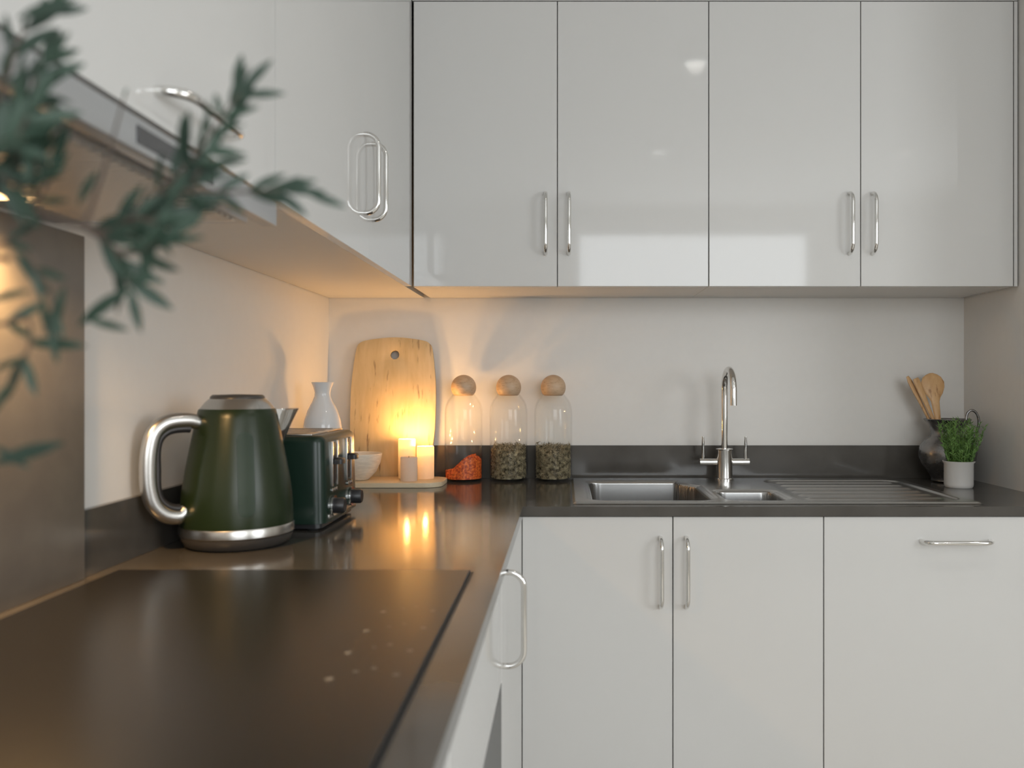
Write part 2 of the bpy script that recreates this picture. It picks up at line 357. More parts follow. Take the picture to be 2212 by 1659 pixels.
# plinths
o = obj('plinth', B((XD-0.05, XR-0.003, YD+0.06, YD+0.078, 0.001, PL-0.001)), 'gloss', smooth=False); tag(o, 'grey plinth under the back base cabinets', 'plinth')
o = obj('plinth', B((XD-0.078, XD-0.06, -2.60, YD+0.058, 0.001, PL-0.001)), 'gloss', smooth=False); tag(o, 'grey plinth under the left base cabinets', 'plinth')

# ------------------------------------------------------------ hob
hx0, hx1, hy0, hy1 = -0.672, -0.1415, -2.062, -1.284
hb = empty('induction_hob', ((hx0+hx1)/2, (hy0+hy1)/2, WT), 'flat black-brown glass induction hob set in the left worktop', 'hob')
cx, cy = (hx0+hx1)/2, (hy0+hy1)/2
obj('seal', B((hx0-cx-0.0035, hx1-cx+0.0035, hy0-cy-0.0035, hy1-cy+0.0035, 0.0002, 0.0012)), 'seal', hb, smooth=False)
obj('glass_top', B((hx0-cx, hx1-cx, hy0-cy, hy1-cy, 0.0013, 0.0052)), 'hob', hb, bevel=0.0015, smooth=False)
marks = [(828,1321,1.0),(870,1314,.6),(899,1310.5,.6),(935,1319,.8),(790.6,1362,1.0),(841,1353,.7),(873,1347.5,.6),(915,1356,.8),(751.6,1409.6,1.1),(808,1398,.7),(842.6,1392,.8),(886,1405,.9),(711,1466,1.2),(769,1450,.8),(808,1443,.8),(855.6,1457,.9)]
for px, py, k in marks:
    p = PZ(px, py, WT+0.0054); r = 0.0036*k; bm = bmesh.new()
    if k > 0.95: lathe([(0, 0), (r, 0), (r*0.8, 0.0002), (0, 0.0002)], 18, bm)
    elif k > 0.75: lathe([(r*0.55, 0), (r, 0), (r, 0.0002), (r*0.55, 0.0002), (r*0.55, 0)], 18, bm)
    else: bm.free(); bm = B((-r, r, -0.0008, 0.0008, 0, 0.0002))
    o = obj('touch_control', bm, 'hobmark', hb, smooth=False); o.location = (p.x-cx, p.y-cy, 0.0052)

# ------------------------------------------------------------ sink
sx0, sx1, sy0_, sy1_ = 0.019, 0.992, -0.560, -0.048
sk = empty('kitchen_sink', ((sx0+sx1)/2, (sy0_+sy1_)/2, WT), 'inset stainless steel sink with one and a half bowls and a ribbed drainer', 'sink')
def sdrr(x, y, x0, x1, y0, y1, r):
    dx = abs(x-(x0+x1)/2)-(x1-x0)/2+r; dy = abs(y-(y0+y1)/2)-(y1-y0)/2+r
    return math.hypot(max(dx, 0), max(dy, 0))+min(max(dx, dy), 0)-r
def sst(a, b, t):
    t = min(1, max(0, (t-a)/(b-a))); return t*t*(3-2*t)
def sinkz(x, y):
    z = 0.0045*(1-sst(-0.006, 0.0, sdrr(x, y, sx0, sx1, sy0_, sy1_, 0.012)))
    # main bowl with the tap ledge cutting its back right corner
    d1 = sdrr(x, y, 0.060, 0.368, -0.525, -0.118, 0.045)
    tap = 0.135-math.hypot((x-0.458)*1.0, (y+0.125)*0.9); d1 = max(d1, tap)
    d2 = sdrr(x, y, 0.390, 0.550, -0.525, -0.325, 0.035)
    for d, dep in ((d1, 0.165), (d2, 0.11)):
        t = min(0.0095, max(0, -d)); z -= 0.0025*sst(0.008, 0.0, d)+0.0095-math.sqrt(0.0095**2-t*t)+(dep-0.035)*sst(-0.0095, -0.0112, d)+0.035*(1-(1-min(1, max(0, (-d-0.0112)/0.035)))**2)**0.5
    dd = sdrr(x, y, 0.570, 0.965, -0.535, -0.095, 0.05)
    z -= 0.0045*sst(0.0, -0.008, dd)
    if dd < -0.02:
        g = 0
        for k in range(6):
            yc = -0.150-k*0.064; wgt = sst(0.0, 0.02, -dd-0.02)
            g = max(g, math.exp(-((y-yc)/0.0075)**2)*wgt)
        z += 0.0038*g
    return z
def lines(a, b, step, edges):
    v = [a+(b-a)*i/round((b-a)/step) for i in range(round((b-a)/step)+1)]
    v = [t for t in v if not any(lo < t < hi for lo, hi in edges)]
    for lo, hi in edges: n = round((hi-lo)/0.0011); v += [lo+(hi-lo)*i/n for i in range(n+1)]
    return sorted(v)
GX = lines(sx0, sx1, 0.0033, [(0.056, 0.078), (0.350, 0.372), (0.386, 0.408), (0.532, 0.554), (0.9805, 0.9915), (0.0195, 0.0265)])
GY = lines(sy0_, sy1_, 0.0033, [(-0.530, -0.508), (-0.345, -0.321), (-0.136, -0.114), (-0.5595, -0.553), (-0.055, -0.0485)])
NX, NY = len(GX)-1, len(GY)-1
bm = bmesh.new(); cxs, cys = sk.location.x, sk.location.y; grid = []
for j in range(NY+1):
    y = GY[j]
    grid.append([bm.verts.new((GX[i]-cxs, y-cys, sinkz(GX[i], y)+0.0006)) for i in range(NX+1)])
for j in range(NY):
    for i in range(NX):
        bm.faces.new((grid[j][i], grid[j][i+1], grid[j+1][i+1], grid[j+1][i]))
bas = obj('basin', bm, 'steel', sk, angle=40)
wn = bas.modifiers.new('weighted', 'WEIGHTED_NORMAL'); wn.mode = 'FACE_AREA'; wn.weight = 100; wn.keep_sharp = True
for x, y, z in ((0.214, -0.32, -0.1615), (0.47, -0.425, -0.1075)):
    obj('waste', lathe([(0, 0.003), (0.010, 0.003), (0.012, 0.001), (0.030, 0.001), (0.034, 0.004), (0.040, 0.002), (0.040, 0), (0, 0)], 36, c=(x-cxs, y-cys, z-0.0)), 'chrome', sk)

# ------------------------------------------------------------ tap
TX, TY = 0.466, -0.096
tp = empty('mixer_tap', (TX, TY, WT+0.0052), 'polished chrome swan-neck mixer tap with two thin levers behind the sink', 'tap')
obj('body', lathe([(0, 0), (0.027, 0), (0.027, 0.004), (0.0235, 0.006), (0.0235, 0.084), (0.025, 0.086), (0.025, 0.090), (0.013, 0.092), (0, 0.092)], 40), 'chrome', tp)
pz = 1.165-WT-0.005
path = [(0, 0, 0.088)]+[(0, 0, 0.09+(pz-0.09)*k/6) for k in range(7)]
for k in range(1, 17):
    t = k/16*math.pi; path.append((0, -0.066*(1-math.cos(t)), pz+0.060*math.sin(t)))
path += [(0, -0.132, pz-0.02), (0, -0.132, 1.125-WT-0.005)]
obj('spout', tube(path, 0.0098, 20), 'chrome', tp)
for s in (-1, 1):
    hv = obj('valve', tube([(s*0.022, 0, 0.052), (s*0.052, 0, 0.052), (s*0.0525, 0, 0.052), (s*0.072, 0, 0.052)], 0.0098, 20), 'chrome', tp)
    obj('lever', tube([(s*0.062, 0, 0.055), (s*0.062, 0, 0.066), (s*0.062, 0, 0.068), (s*0.062, 0, 0.126)], [0.0038, 0.0038, 0.0054, 0.0036], 12), 'chrome', hv)

# ------------------------------------------------------------ storage jars
def jar(x, label, group='ball-stoppered glass jars'):
    y = -0.073; r = 0.0560
    t = empty('glass_jar', (x, y, WT+0.0002), label, 'jar', group)
    outer = [(0, 0), (r-0.004, 0), (r-0.0008, 0.002), (r, 0.006), (r, 0.195), (r-0.0010, 0.210), (r-0.0040, 0.224), (r-0.0100, 0.237), (r-0.0170, 0.246), (0.0345, 0.2515), (0.0330, 0.254)]
    inner = [(0.0318, 0.253), (0.0332, 0.2495), (r-0.0190, 0.244), (r-0.0120, 0.235), (r-0.0062, 0.223), (r-0.0035, 0.2095), (r-0.0025, 0.195), (r-0.0025, 0.010), (r-0.008, 0.006), (0, 0.006)]
    obj('jar_body', lathe(outer+inner, 64), 'glass', t, angle=60)
    bm = bmesh.new(); bmesh.ops.create_uvsphere(bm, u_segments=40, v_segments=24, radius=0.0368)
    for v in bm.verts:
        if v.co.z < -0.0245: v.co.z = -0.0245
    bmesh.ops.translate(bm, verts=bm.verts, vec=(0, 0, 0.2745)); 
    obj('stopper', bm, 'cork', t); return t
JX = [-0.298, -0.1655, -0.034]
for x, l in zip(JX, ('glass jar of orange lentils with wooden ball stopper, beside the candles',
                     'middle glass jar of dried herbs with wooden ball stopper, between two jars',
                     'glass jar of dried herbs with wooden ball stopper, nearest the sink')):
    jar(x, l)
# lentils heaped in the first jar
def heap_h(x, y):
    return max(0.022, 0.048+0.60*x+0.006*math.sin(x*70+1))-0.9*max(0, x-0.030)
bm = bmesh.new(); RR = 0.0520
nr, na = 14, 48; rows = []
for i in range(nr+1):
    rr = RR*i/nr
    if i == 0: rows.append([bm.verts.new((0, 0, heap_h(0, 0)))])
    else: rows.append([bm.verts.new((rr*math.cos(2*math.pi*k/na), rr*math.sin(2*math.pi*k/na), heap_h(rr*math.cos(2*math.pi*k/na), 0)+random.uniform(-.001, .001))) for k in range(na)])
for i in range(nr):
    for k in range(na):
        a, b = rows[i], rows[i+1]; k2 = (k+1) % na
        if len(a) == 1: bm.faces.new((a[0], b[k], b[k2]))
        else: bm.faces.new((a[k], b[k], b[k2], a[k2]))
bot = [bm.verts.new((v.co.x, v.co.y, 0.001)) for v in rows[-1]]
for k in range(na): bm.faces.new((rows[-1][k], bot[k], bot[(k+1) % na], rows[-1][(k+1) % na]))
bm.faces.new(bot)
def disc(bm, c, r, n):
    n = Vector(n).normalized(); u = n.orthogonal().normalized(); v = n.cross(u)
    ring = [bm.verts.new(c+u*r*math.cos(k*math.pi/3)+v*r*math.sin(k*math.pi/3)) for k in range(6)]
    a = bm.verts.new(c+n*r*0.5); b = bm.verts.new(c-n*r*0.5)
    for k in range(6):
        bm.faces.new((ring[k], ring[(k+1) % 6], a)); bm.faces.new((ring[(k+1) % 6], ring[k], b))
for k in range(2600):
    th = random.uniform(0, 2*math.pi); 
    if k % 3:
        rr = RR*0.985; x = rr*math.cos(th); y = rr*math.sin(th); z = random.uniform(0.002, heap_h(x, y)+0.001)
    else:
        rr = RR*0.97*math.sqrt(random.random()); x = rr*math.cos(th); y = rr*math.sin(th); z = heap_h(x, y)+random.uniform(0, 0.0025)
    disc(bm, Vector((x, y, z)), random.uniform(0.0016, 0.0024), (random.uniform(-1, 1), random.uniform(-1, 1), random.uniform(-1, 1)))
o = obj('red_lentils', bm, 'lentil', smooth=False); o.location = (JX[0], -0.073, WT+0.0068)
tag(o, 'orange-red lentils sloping up to the right inside the first jar', 'lentils', None, 'stuff')
for q, (jx, lab) in enumerate(((JX[1], 'grey-green dried herb sprigs filling half of the middle jar'), (JX[2], 'darker dried herb sprigs filling half of the jar beside the sink'))):
    bm = lathe([(0, 0.001), (0.043, 0.001), (0.043, 0.075), (0.03, 0.085), (0, 0.088)], 32)
    random.seed(30+q)
    for k in range(2200):
        th = random.uniform(0, 2*math.pi); rr = random.choice((0.050, 0.048, 0.045, 0.047*math.sqrt(random.random())))
        z = random.uniform(0.004, 0.086+0.014*math.sin(th*2+q*2)+0.008*math.sin(th*7))
        if rr < 0.0445: z = random.uniform(0.070, 0.100)
        c = Vector((rr*math.cos(th), rr*math.sin(th), z)); l = random.uniform(0.006, 0.020)
        d = Vector((random.uniform(-1, 1), random.uniform(-1, 1), random.uniform(-0.6, 1.6))).normalized()*l
        p0, p1 = c-d/2, c+d/2
        for p in (p0, p1):
            h = math.hypot(p.x, p.y)
            if h > 0.0520: p.x *= 0.0520/h; p.y *= 0.0520/h
            p.z = max(p.z, 0.002)
        tube([p0, (p0+p1)/2+Vector((0, 0, 0.0006)), p1], [0.0004, 0.0007, 0.0004], 4, bm)
    o = obj('dried_herbs', bm, 'dried', smooth=False); o.location = (jx, -0.073, WT+0.0068); tag(o, lab, 'herbs', None, 'stuff')

# ------------------------------------------------------------ boards
def outline_plate(outline, holes, thick):
    bm = bmesh.new()
    for loop in [outline]+holes:
        vs = [bm.verts.new((x, 0, z)) for x, z in loop]
        for a, b in zip(vs, vs[1:]+vs[:1]): bm.edges.new((a, b))
    bmesh.ops.triangle_fill(bm, use_beauty=True, edges=bm.edges[:], normal=(0, 1, 0))
    r = bmesh.ops.extrude_face_region(bm, geom=bm.faces[:])
    bmesh.ops.translate(bm, verts=[g for g in r['geom'] if isinstance(g, bmesh.types.BMVert)], vec=(0, thick, 0))
    return bm
def closed_smooth(pts, n=6):
    P = [Vector((a, b, 0)) for a, b in pts]; m = len(P); out = []
    for i in range(m):
        p0, p1, p2, p3 = P[i-1], P[i], P[(i+1) % m], P[(i+2) % m]
        for k in range(n):
            t = k/n; q = 0.5*((2*p1)+(-p0+p2)*t+(2*p0-5*p1+4*p2-p3)*t*t+(-p0+3*p1-3*p2+p3)*t**3); out.append((q.x, q.y))
    return out
half = [(0.0, 0.0), (0.08, 0.001), (0.100, 0.006), (0.109, 0.020), (0.117, 0.07), (0.1245, 0.14), (0.1265, 0.21), (0.1255, 0.28), (0.119, 0.350), (0.112, 0.392), (0.104, 0.405), (0.088, 0.4125), (0.045, 0.4195), (0.0, 0.4225)]
ol = half+[(-a, b) for a, b in half[-2:0:-1]]
hole = [(0.002+0.0135*math.cos(t*math.pi/10), 0.370+0.0135*math.sin(t*math.pi/10)) for t in range(20)]
bm = outline_plate(closed_smooth(ol, 5), [hole], 0.014)
bmesh.ops.scale(bm, verts=bm.verts, vec=(1, 1, 1.01)); lb = obj('chopping_board', bm, 'board', angle=50, bevel=0.002, seg=2)
lb.location = (-0.5105, -0.078, WT+0.0005); lb.rotation_euler = (-math.atan2(0.048, 0.42), 0, 0)
tag(lb, 'tall pale wooden chopping board with a round hole, leaning on the back wall', 'chopping board')
# flat board, rounded rectangle
def rrect(x0, x1, y0, y1, r, n=8):
    o = []
    for cx_, cy_, a in ((x1-r, y1-r, 0), (x0+r, y1-r, 1), (x0+r, y0+r, 2), (x1-r, y0+r, 3)):
        for k in range(n+1):
            t = (a+k/n)*H90; o.append((cx_+r*math.cos(t), cy_+r*math.sin(t)))
    return o
bm = outline_plate([(x, z) for x, z in rrect(-0.163, 0.163, -0.0825, 0.0825, 0.045)], [], 0.013)
for v in bm.verts: v.co = Vector((v.co.x, v.co.z, v.co.y))
fb = obj('serving_board', bm, 'flatboard', bevel=0.003, seg=3); fb.location = (-0.502, -0.170, WT+0.0005)
tag(fb, 'pale wooden serving board lying flat under the candles and bowl', 'board')
FB = WT+0.0140
# candles
def candle(x, y, r, h, lit, label):
    t = empty('pillar_candle', (x, y, FB), label, 'candle', 'white pillar candles')
    if lit:
        pr = [(0, 0), (r-0.001, 0), (r, 0.001), (r, h-0.0025), (r-0.0012, h), (r-0.0025, h-0.001), (r-0.0035, h-0.008), (r-0.005, h-0.030), (0, h-0.032)]
    else:
        pr = [(0, 0), (r-0.001, 0), (r, 0.001), (r, h-0.002), (r-0.0012, h), (r-0.004, h-0.001), (r-0.008, h-0.004), (0, h-0.005)]
    obj('wax', lathe(pr, 48), 'wax', t, angle=50)
    zf = h-0.032 if lit else h-0.006
    obj('wick', tube([(0, 0, zf), (0, 0, zf+0.009)], 0.0008, 8), 'seal', t)
    if lit:
        obj('flame', lathe([(0, zf+0.007), (0.003, zf+0.011), (0.0042, zf+0.017), (0.003, zf+0.025), (0.0012, zf+0.031), (0, zf+0.034)], 20), 'flame', t)
        light('POINT', 'candle_light', (x, y, FB+h-0.004), 2.8*lit, (1, 0.54, 0.18), radius=0.010)
    return t
candle(-0.4545, -0.130, 0.0247, 0.1125, 1.0, 'tallest white pillar candle, glowing in front of the leaning board')
candle(-0.3995, -0.140, 0.0247, 0.0925, 0.7, 'medium-height glowing white candle on the right of the three, beside the lentil jar')
candle(-0.4365, -0.1970, 0.0235, 0.066, 0, 'shortest white pillar candle, front of the three')
# bowl
bw = obj('bowl', lathe([(0, 0), (0.030, 0), (0.034, 0.003), (0.052, 0.022), (0.064, 0.048), (0.0685, 0.072), (0.0675, 0.0745), (0.0655, 0.073), (0.060, 0.049), (0.048, 0.026), (0.030, 0.008), (0, 0.006)], 56), 'bowl')
bw.location = (-0.5865, -0.172, FB+0.0003)
tag(bw, 'small cream bowl half hidden behind the toaster, on the serving board', 'bowl')
# carafe
cf = obj('carafe', lathe([(0, 0), (0.040, 0), (0.045, 0.004), (0.0490, 0.03), (0.0500, 0.10), (0.0495, 0.165), (0.046, 0.190), (0.038, 0.215), (0.026, 0.238), (0.0205, 0.252), (0.0200, 0.262), (0.023, 0.275), (0.0285, 0.2885), (0.0272, 0.2892), (0.0205, 0.276), (0.0175, 0.262), (0.018, 0.25), (0.035, 0.212), (0.046, 0.165), (0.046, 0.02), (0, 0.01)], 56), 'ceramic')
cf.location = (-0.634, -0.35, WT+0.0003); tag(cf, 'white glazed carafe with flared neck behind the toaster', 'carafe')

# ------------------------------------------------------------ toaster (controls face +x)
tx0, tx1, ty0, ty1, th_ = -0.697, -0.463, -0.932, -0.668, 0.188
tcx, tcy = (tx0+tx1)/2, (ty0+ty1)/2; hx, hy = (tx1-tx0)/2, (ty1-ty0)/2
to = empty('toaster', (tcx, tcy, WT), 'dark green four-slice toaster with chrome trim behind the kettle', 'toaster')
def rounded_box(hx, hy, z0, z1, rv, rt, n=6, taper=0.0):
    """box with vertical corner radius rv and top edge radius rt"""
    bm = bmesh.new(); rings = []
    prof = [(0, z0)]+[(rt*(1-math.cos(k/n*H90))*1.0, z1-rt+rt*math.sin(k/n*H90)) for k in range(n+1)]
    for ins, z in prof:
        ins2 = ins+taper*(z-z0)/(z1-z0)
        rings.append([bm.verts.new((x, y, z)) for x, y in rrect(-hx+ins2, hx-ins2, -hy+ins2, hy-ins2, max(0.002, rv-ins*0.5), 6)])
    for a, b in zip(rings[:-1], rings[1:]):
        m = len(a)
        for k in range(m): bm.faces.new((a[k], a[(k+1) % m], b[(k+1) % m], b[k]))
    bm.faces.new(rings[0][::-1]); bm.faces.new(rings[-1]); return bm
obj('base', rounded_box(hx-0.010, hy-0.010, 0.004, 0.020, 0.012, 0.001), 'dark', to)
body = obj('body', rounded_box(hx, hy, 0.014, th_-0.004, 0.022, 0.014, taper=0.004), 'bottle', to, angle=35)
tpn = obj('top_plate', B((-hx+0.022, hx-0.030, -hy+0.020, hy-0.020, th_-0.0045, th_-0.001)), 'brushed', to, bevel=0.001)
for k in range(4):
    y = -0.082+k*0.0547
    obj('slot', B((-hx+0.035, hx-0.045, y-0.011, y+0.011, th_-0.0012, th_-0.0004)), 'dark', to, smooth=False)
obj('front_trim', B((hx-0.0015, hx+0.0015, -hy+0.028, hy-0.028, 0.020, 0.028)), 'brushed', to, bevel=0.0005)
for sy in (-1, 1):
    yc = sy*0.055
    obj('lever_track', B((hx-0.005, hx+0.0006, yc-0.0045, yc+0.0045, 0.085, 0.168)), 'dark', to, smooth=False)
    for q in (-1, 1):
        obj('track_trim', B((hx-0.004, hx+0.0012, yc+q*0.018-0.004, yc+q*0.018+0.004, 0.080, 0.170)), 'brushed', to, bevel=0.0005)
    lv = obj('lever', rounded_box(0.009, 0.015, 0, 0.012, 0.005, 0.004), 'dark', to); lv.location = (hx+0.0085, yc, 0.124)
    kx = sy*0.070
    bm = lathe([(0, 0.026), (0.013, 0.026), (0.0155, 0.023), (0.0155, 0.003), (0, 0.003)], 32); bmesh.ops.rotate(bm, verts=bm.verts, cent=(0, 0, 0), matrix=Matrix.Rotation(H90, 3, 'Y'))
    kn = obj('dial', bm, 'dark', to); kn.location = (hx-0.002, kx, 0.042)
    bm = lathe([(0.0158, 0.002), (0.0205, 0.002), (0.0205, 0.006), (0.0158, 0.006), (0.0158, 0.002)], 32); bmesh.ops.rotate(bm, verts=bm.verts, cent=(0, 0, 0), matrix=Matrix.Rotation(H90, 3, 'Y'))
    obj('dial_ring', bm, 'chrome', kn)
    for q in range(3):
        bm = lathe([(0, 0), (0.0042, 0), (0.0042, 0.003), (0.003, 0.004), (0, 0.004)], 16); bmesh.ops.rotate(bm, verts=bm.verts, cent=(0, 0, 0), matrix=Matrix.Rotation(H90, 3, 'Y'))
        bt = obj('button', bm, 'brushed', to); bt.location = (hx-0.002, kx-sy*0.0+(q-1)*0.014-sy*0.010, 0.073)
for sx in (-1, 1):
    for sy in (-1, 1):
        ft = obj('foot', lathe([(0, 0), (0.011, 0), (0.012, 0.004), (0, 0.006)], 20), 'rubber', to); ft.location = (sx*(hx-0.03), sy*(hy-0.03), 0.0003)

# ------------------------------------------------------------ kettle (handle towards camera-left)
KA = math.radians(180+47)
kt = empty('electric_kettle', (-0.583, -1.052, WT+0.0003), 'dark green enamel electric kettle with chrome handle in front of the toaster', 'kettle')
obj('power_base', lathe([(0, 0), (0.080, 0), (0.088, 0.004), (0.0935, 0.014), (0.0945, 0.020), (0, 0.020)], 72), 'kbase', kt)
obj('base_ring', lathe([(0, 0.0202), (0.0940, 0.0202), (0.0965, 0.023), (0.0965, 0.035), (0.0952, 0.038), (0, 0.038)], 72), 'brushed', kt)
obj('body', lathe([(0, 0.038), (0.0945, 0.038), (0.0950, 0.043), (0.0945, 0.065), (0.092, 0.095), (0.0868, 0.130), (0.0805, 0.165), (0.0735, 0.200), (0.0685, 0.225), (0.0650, 0.2385), (0.0632, 0.2405), (0, 0.2405)], 96), 'green', kt)
ld = obj('lid', lathe([(0, 0.2405), (0.0628, 0.2405), (0.0605, 0.2435), (0.054, 0.252), (0.0475, 0.258), (0, 0.258)], 72), 'brushed', kt)
obj('lid_cap', lathe([(0, 0.258), (0.0462, 0.258), (0.0455, 0.262), (0.042, 0.265), (0, 0.2662)], 60), 'kbase', ld)
dirx, diry = math.cos(KA), math.sin(KA)
def K(r, z): return (r*dirx, r*diry, z)
hp = smooth_path([K(0.066, 0.217), K(0.090, 0.222), K(0.122, 0.219), K(0.142, 0.204), K(0.1505, 0.178), K(0.153, 0.145), K(0.151, 0.110), K(0.142, 0.082), K(0.124, 0.065), K(0.102, 0.060), K(0.090, 0.068)], 6)
n_ = len(hp)
obj('handle', tube(hp, [0.0125+0.002*math.sin(i/n_*math.pi) for i in range(n_)], 20, flat=0.75, up=(0, 0, 1)), 'brushed', kt)
inner = []
for i, p in enumerate(hp[4:-6]):
    c = Vector(K(0.10, 0.14)); inner.append(p+(c-p).normalized()*0.0140)
obj('handle_grip', tube(inner, 0.0068, 12), 'dark', kt)
# spout: a wedge opposite the handle
bm = bmesh.new(); ux = Vector((-dirx, -diry, 0)); uy = Vector((diry, -dirx, 0))
secs = [(0.155, 0.078, 0.004, 0.003), (0.180, 0.090, 0.012, 0.010), (0.205, 0.101, 0.018, 0.016), (0.228, 0.113, 0.022, 0.020), (0.236, 0.118, 0.023, 0.021)]
rings = []
for z, ro, wd, dp in secs:
    ring = []
    for k in range(13):
        t = -H90+math.pi*k/12
        ring.append(bm.verts.new(ux*(ro-dp*2.2*(1-math.cos(t)))+uy*wd*math.sin(t)*1.1+Vector((0, 0, z+0.003*math.cos(t)))))
    rings.append(ring)
for a, b in zip(rings[:-1], rings[1:]):
    for k in range(12): bm.faces.new((a[k], a[k+1], b[k+1], b[k]))
bmesh.ops.solidify(bm, geom=bm.faces[:], thickness=0.002)
obj('spout', bm, 'chrome', kt)
# water gauge: strip following the body on the camera side
bm = bmesh.new(); rows = []
def kr(z):
    pr = [(0.038, 0.0945), (0.065, 0.0945), (0.095, 0.092), (0.130, 0.0868), (0.165, 0.0805), (0.200, 0.0735), (0.225, 0.0685)]
    for (z0, r0), (z1, r1) in zip(pr[:-1], pr[1:]):
        if z <= z1: return r0+(r1-r0)*(z-z0)/(z1-z0)
    return 0.0685
ga = math.radians(-60)
for i in range(81):
    z = 0.060+0.142*i/80; e = min(0.0135, z-0.060, 0.202-z); wdt = math.sqrt(max(0, 0.0135**2-(0.0135-e)**2))+0.0004
    rows.append([bm.verts.new(((kr(z)+0.0012)*math.cos(ga+wdt/kr(z)*q), (kr(z)+0.0012)*math.sin(ga+wdt/kr(z)*q), z)) for q in (-1, -.5, 0, .5, 1)])
for a, b in zip(rows[:-1], rows[1:]):
    for q in range(4): bm.faces.new((a[q], a[q+1], b[q+1], b[q]))
bmesh.ops.solidify(bm, geom=bm.faces[:], thickness=0.0018)
obj('water_gauge', bm, 'greenlight', kt)

# ------------------------------------------------------------ jug with utensils, herb pot
jx, jy = 1.1130, -0.105
jg = empty('metal_jug', (jx, jy, WT+0.0003), 'dark pewter jug with curled handle holding wooden spoons', 'jug')
prof = [(0, 0), (0.040, 0), (0.044, 0.004), (0.043, 0.010), (0.052, 0.024), (0.066, 0.044), (0.0765, 0.066), (0.0790, 0.085), (0.074, 0.105), (0.060, 0.124), (0.0465, 0.134), (0.0435, 0.140), (0.046, 0.155), (0.055, 0.170), (0.0645, 0.181), (0.0635, 0.183), (0.0445, 0.156), (0.0415, 0.140), (0.058, 0.122), (0.072, 0.104), (0.0765, 0.085), (0.074, 0.066), (0.05, 0.026), (0, 0.012)]
obj('jug_body', lathe(prof, 64), 'pewter', jg, angle=50)
obj('jug_handle', tube(smooth_path([(0.030, -0.050, 0.178), (0.034, -0.050, 0.200), (0.046, -0.051, 0.209), (0.059, -0.052, 0.201), (0.066, -0.052, 0.178), (0.061, -0.051, 0.148), (0.048, -0.046, 0.120)], 6), 0.0036, 12), 'pewter', jg)
def utensil(name, label, foot, tip, head, cat='spoon', axis=0.0):
    """head: list of (t along last part, half width, thickness)"""
    foot = Vector(foot); tip = Vector(tip); ax = (tip-foot).normalized(); L = (tip-foot).length
    side = Vector((math.cos(axis), math.sin(axis), 0)); side = (side-ax*side.dot(ax)).normalized(); nrm = ax.cross(side)
    bm = bmesh.new(); rings = []
    for s, hw, tk in head:
        c = foot+ax*L*s
        rings.append([bm.verts.new(c+side*hw*math.cos(2*math.pi*k/16)+nrm*tk*math.sin(2*math.pi*k/16)) for k in range(16)])
    for a, b in zip(rings[:-1], rings[1:]):
        for k in range(16): bm.faces.new((a[k], a[(k+1) % 16], b[(k+1) % 16], b[k]))
    bm.faces.new(rings[0][::-1]); bm.faces.new(rings[-1])
    o = obj(name, bm, 'spoon'); tag(o, label, cat, 'wooden utensils in the jug'); return o
S1 = [(0, .004, .004), (.45, .0055, .004), (.62, .0105, .004), (.72, .0125, .004), (.76, .017, .004), (.80, .026, .0045), (.86, .0335, .005), (.91, .0345, .005), (.96, .027, .0045), (.985, .017, .004), (1, .006, .002)]
zb = WT+0.018
utensil('wooden_spoon', 'large round-headed wooden spoon standing in the pewter jug', (jx-0.016, jy-0.028, zb), (1.0810, -0.070, 1.2165), S1)
S2 = [(0, .004, .004), (.5, .0045, .004), (.72, .006, .004), (.85, .0095, .004), (.95, .010, .004), (1, .005, .003)]
utensil('wooden_spatula', 'narrow wooden spatula leaning left in the pewter jug, furthest left', (jx+0.034, jy+0.014, zb), (1.0090, -0.075, 1.2070), S2, 'spatula', 0.5)
S3 = [(0, .004, .004), (.5, .0045, .004), (.72, .007, .004), (.88, .0105, .004), (.97, .011, .004), (1, .009, .003)]
utensil('wooden_spatula', 'square-tipped wooden spatula between the large spoon and the narrow spatula', (jx+0.030, jy+0.001, zb), (1.0280, -0.086, 1.2010), S3, 'spatula', 0.2)
# herb pot
hpx, hpy = 1.0850, -0.235
pt = empty('potted_rosemary', (hpx, hpy, WT+0.0003), 'small bushy green rosemary in a white pot, in front of the pewter jug', 'potted plant')
obj('pot', lathe([(0, 0), (0.034, 0), (0.0365, 0.003), (0.0375, 0.010), (0.0378, 0.066), (0.0415, 0.0705), (0.0418, 0.0725), (0.0395, 0.0725), (0.036, 0.066), (0.035, 0.02), (0, 0.015)], 56), 'pot', pt)
obj('soil', lathe([(0, 0.058), (0.0355, 0.058), (0.0355, 0.060), (0, 0.063)], 32), 'soil', pt)
random.seed(5); fol = bmesh.new(); stm = bmesh.new()
def needle(bm, p, d, l, wd):
    d = d.normalized(); s = d.orthogonal().normalized(); s = Matrix.Rotation(random.uniform(0, 6.28), 3, d) @ s
    n = d.cross(s)
    pts = [p, p+d*l*0.35+s*wd, p+d*l*0.4+n*wd*0.5, p+d*l*0.35-s*wd, p+d*l]
    v = [bm.verts.new(q) for q in pts]
    bm.faces.new((v[0], v[1], v[2])); bm.faces.new((v[0], v[2], v[3])); bm.faces.new((v[1], v[4], v[2])); bm.faces.new((v[2], v[4], v[3]))
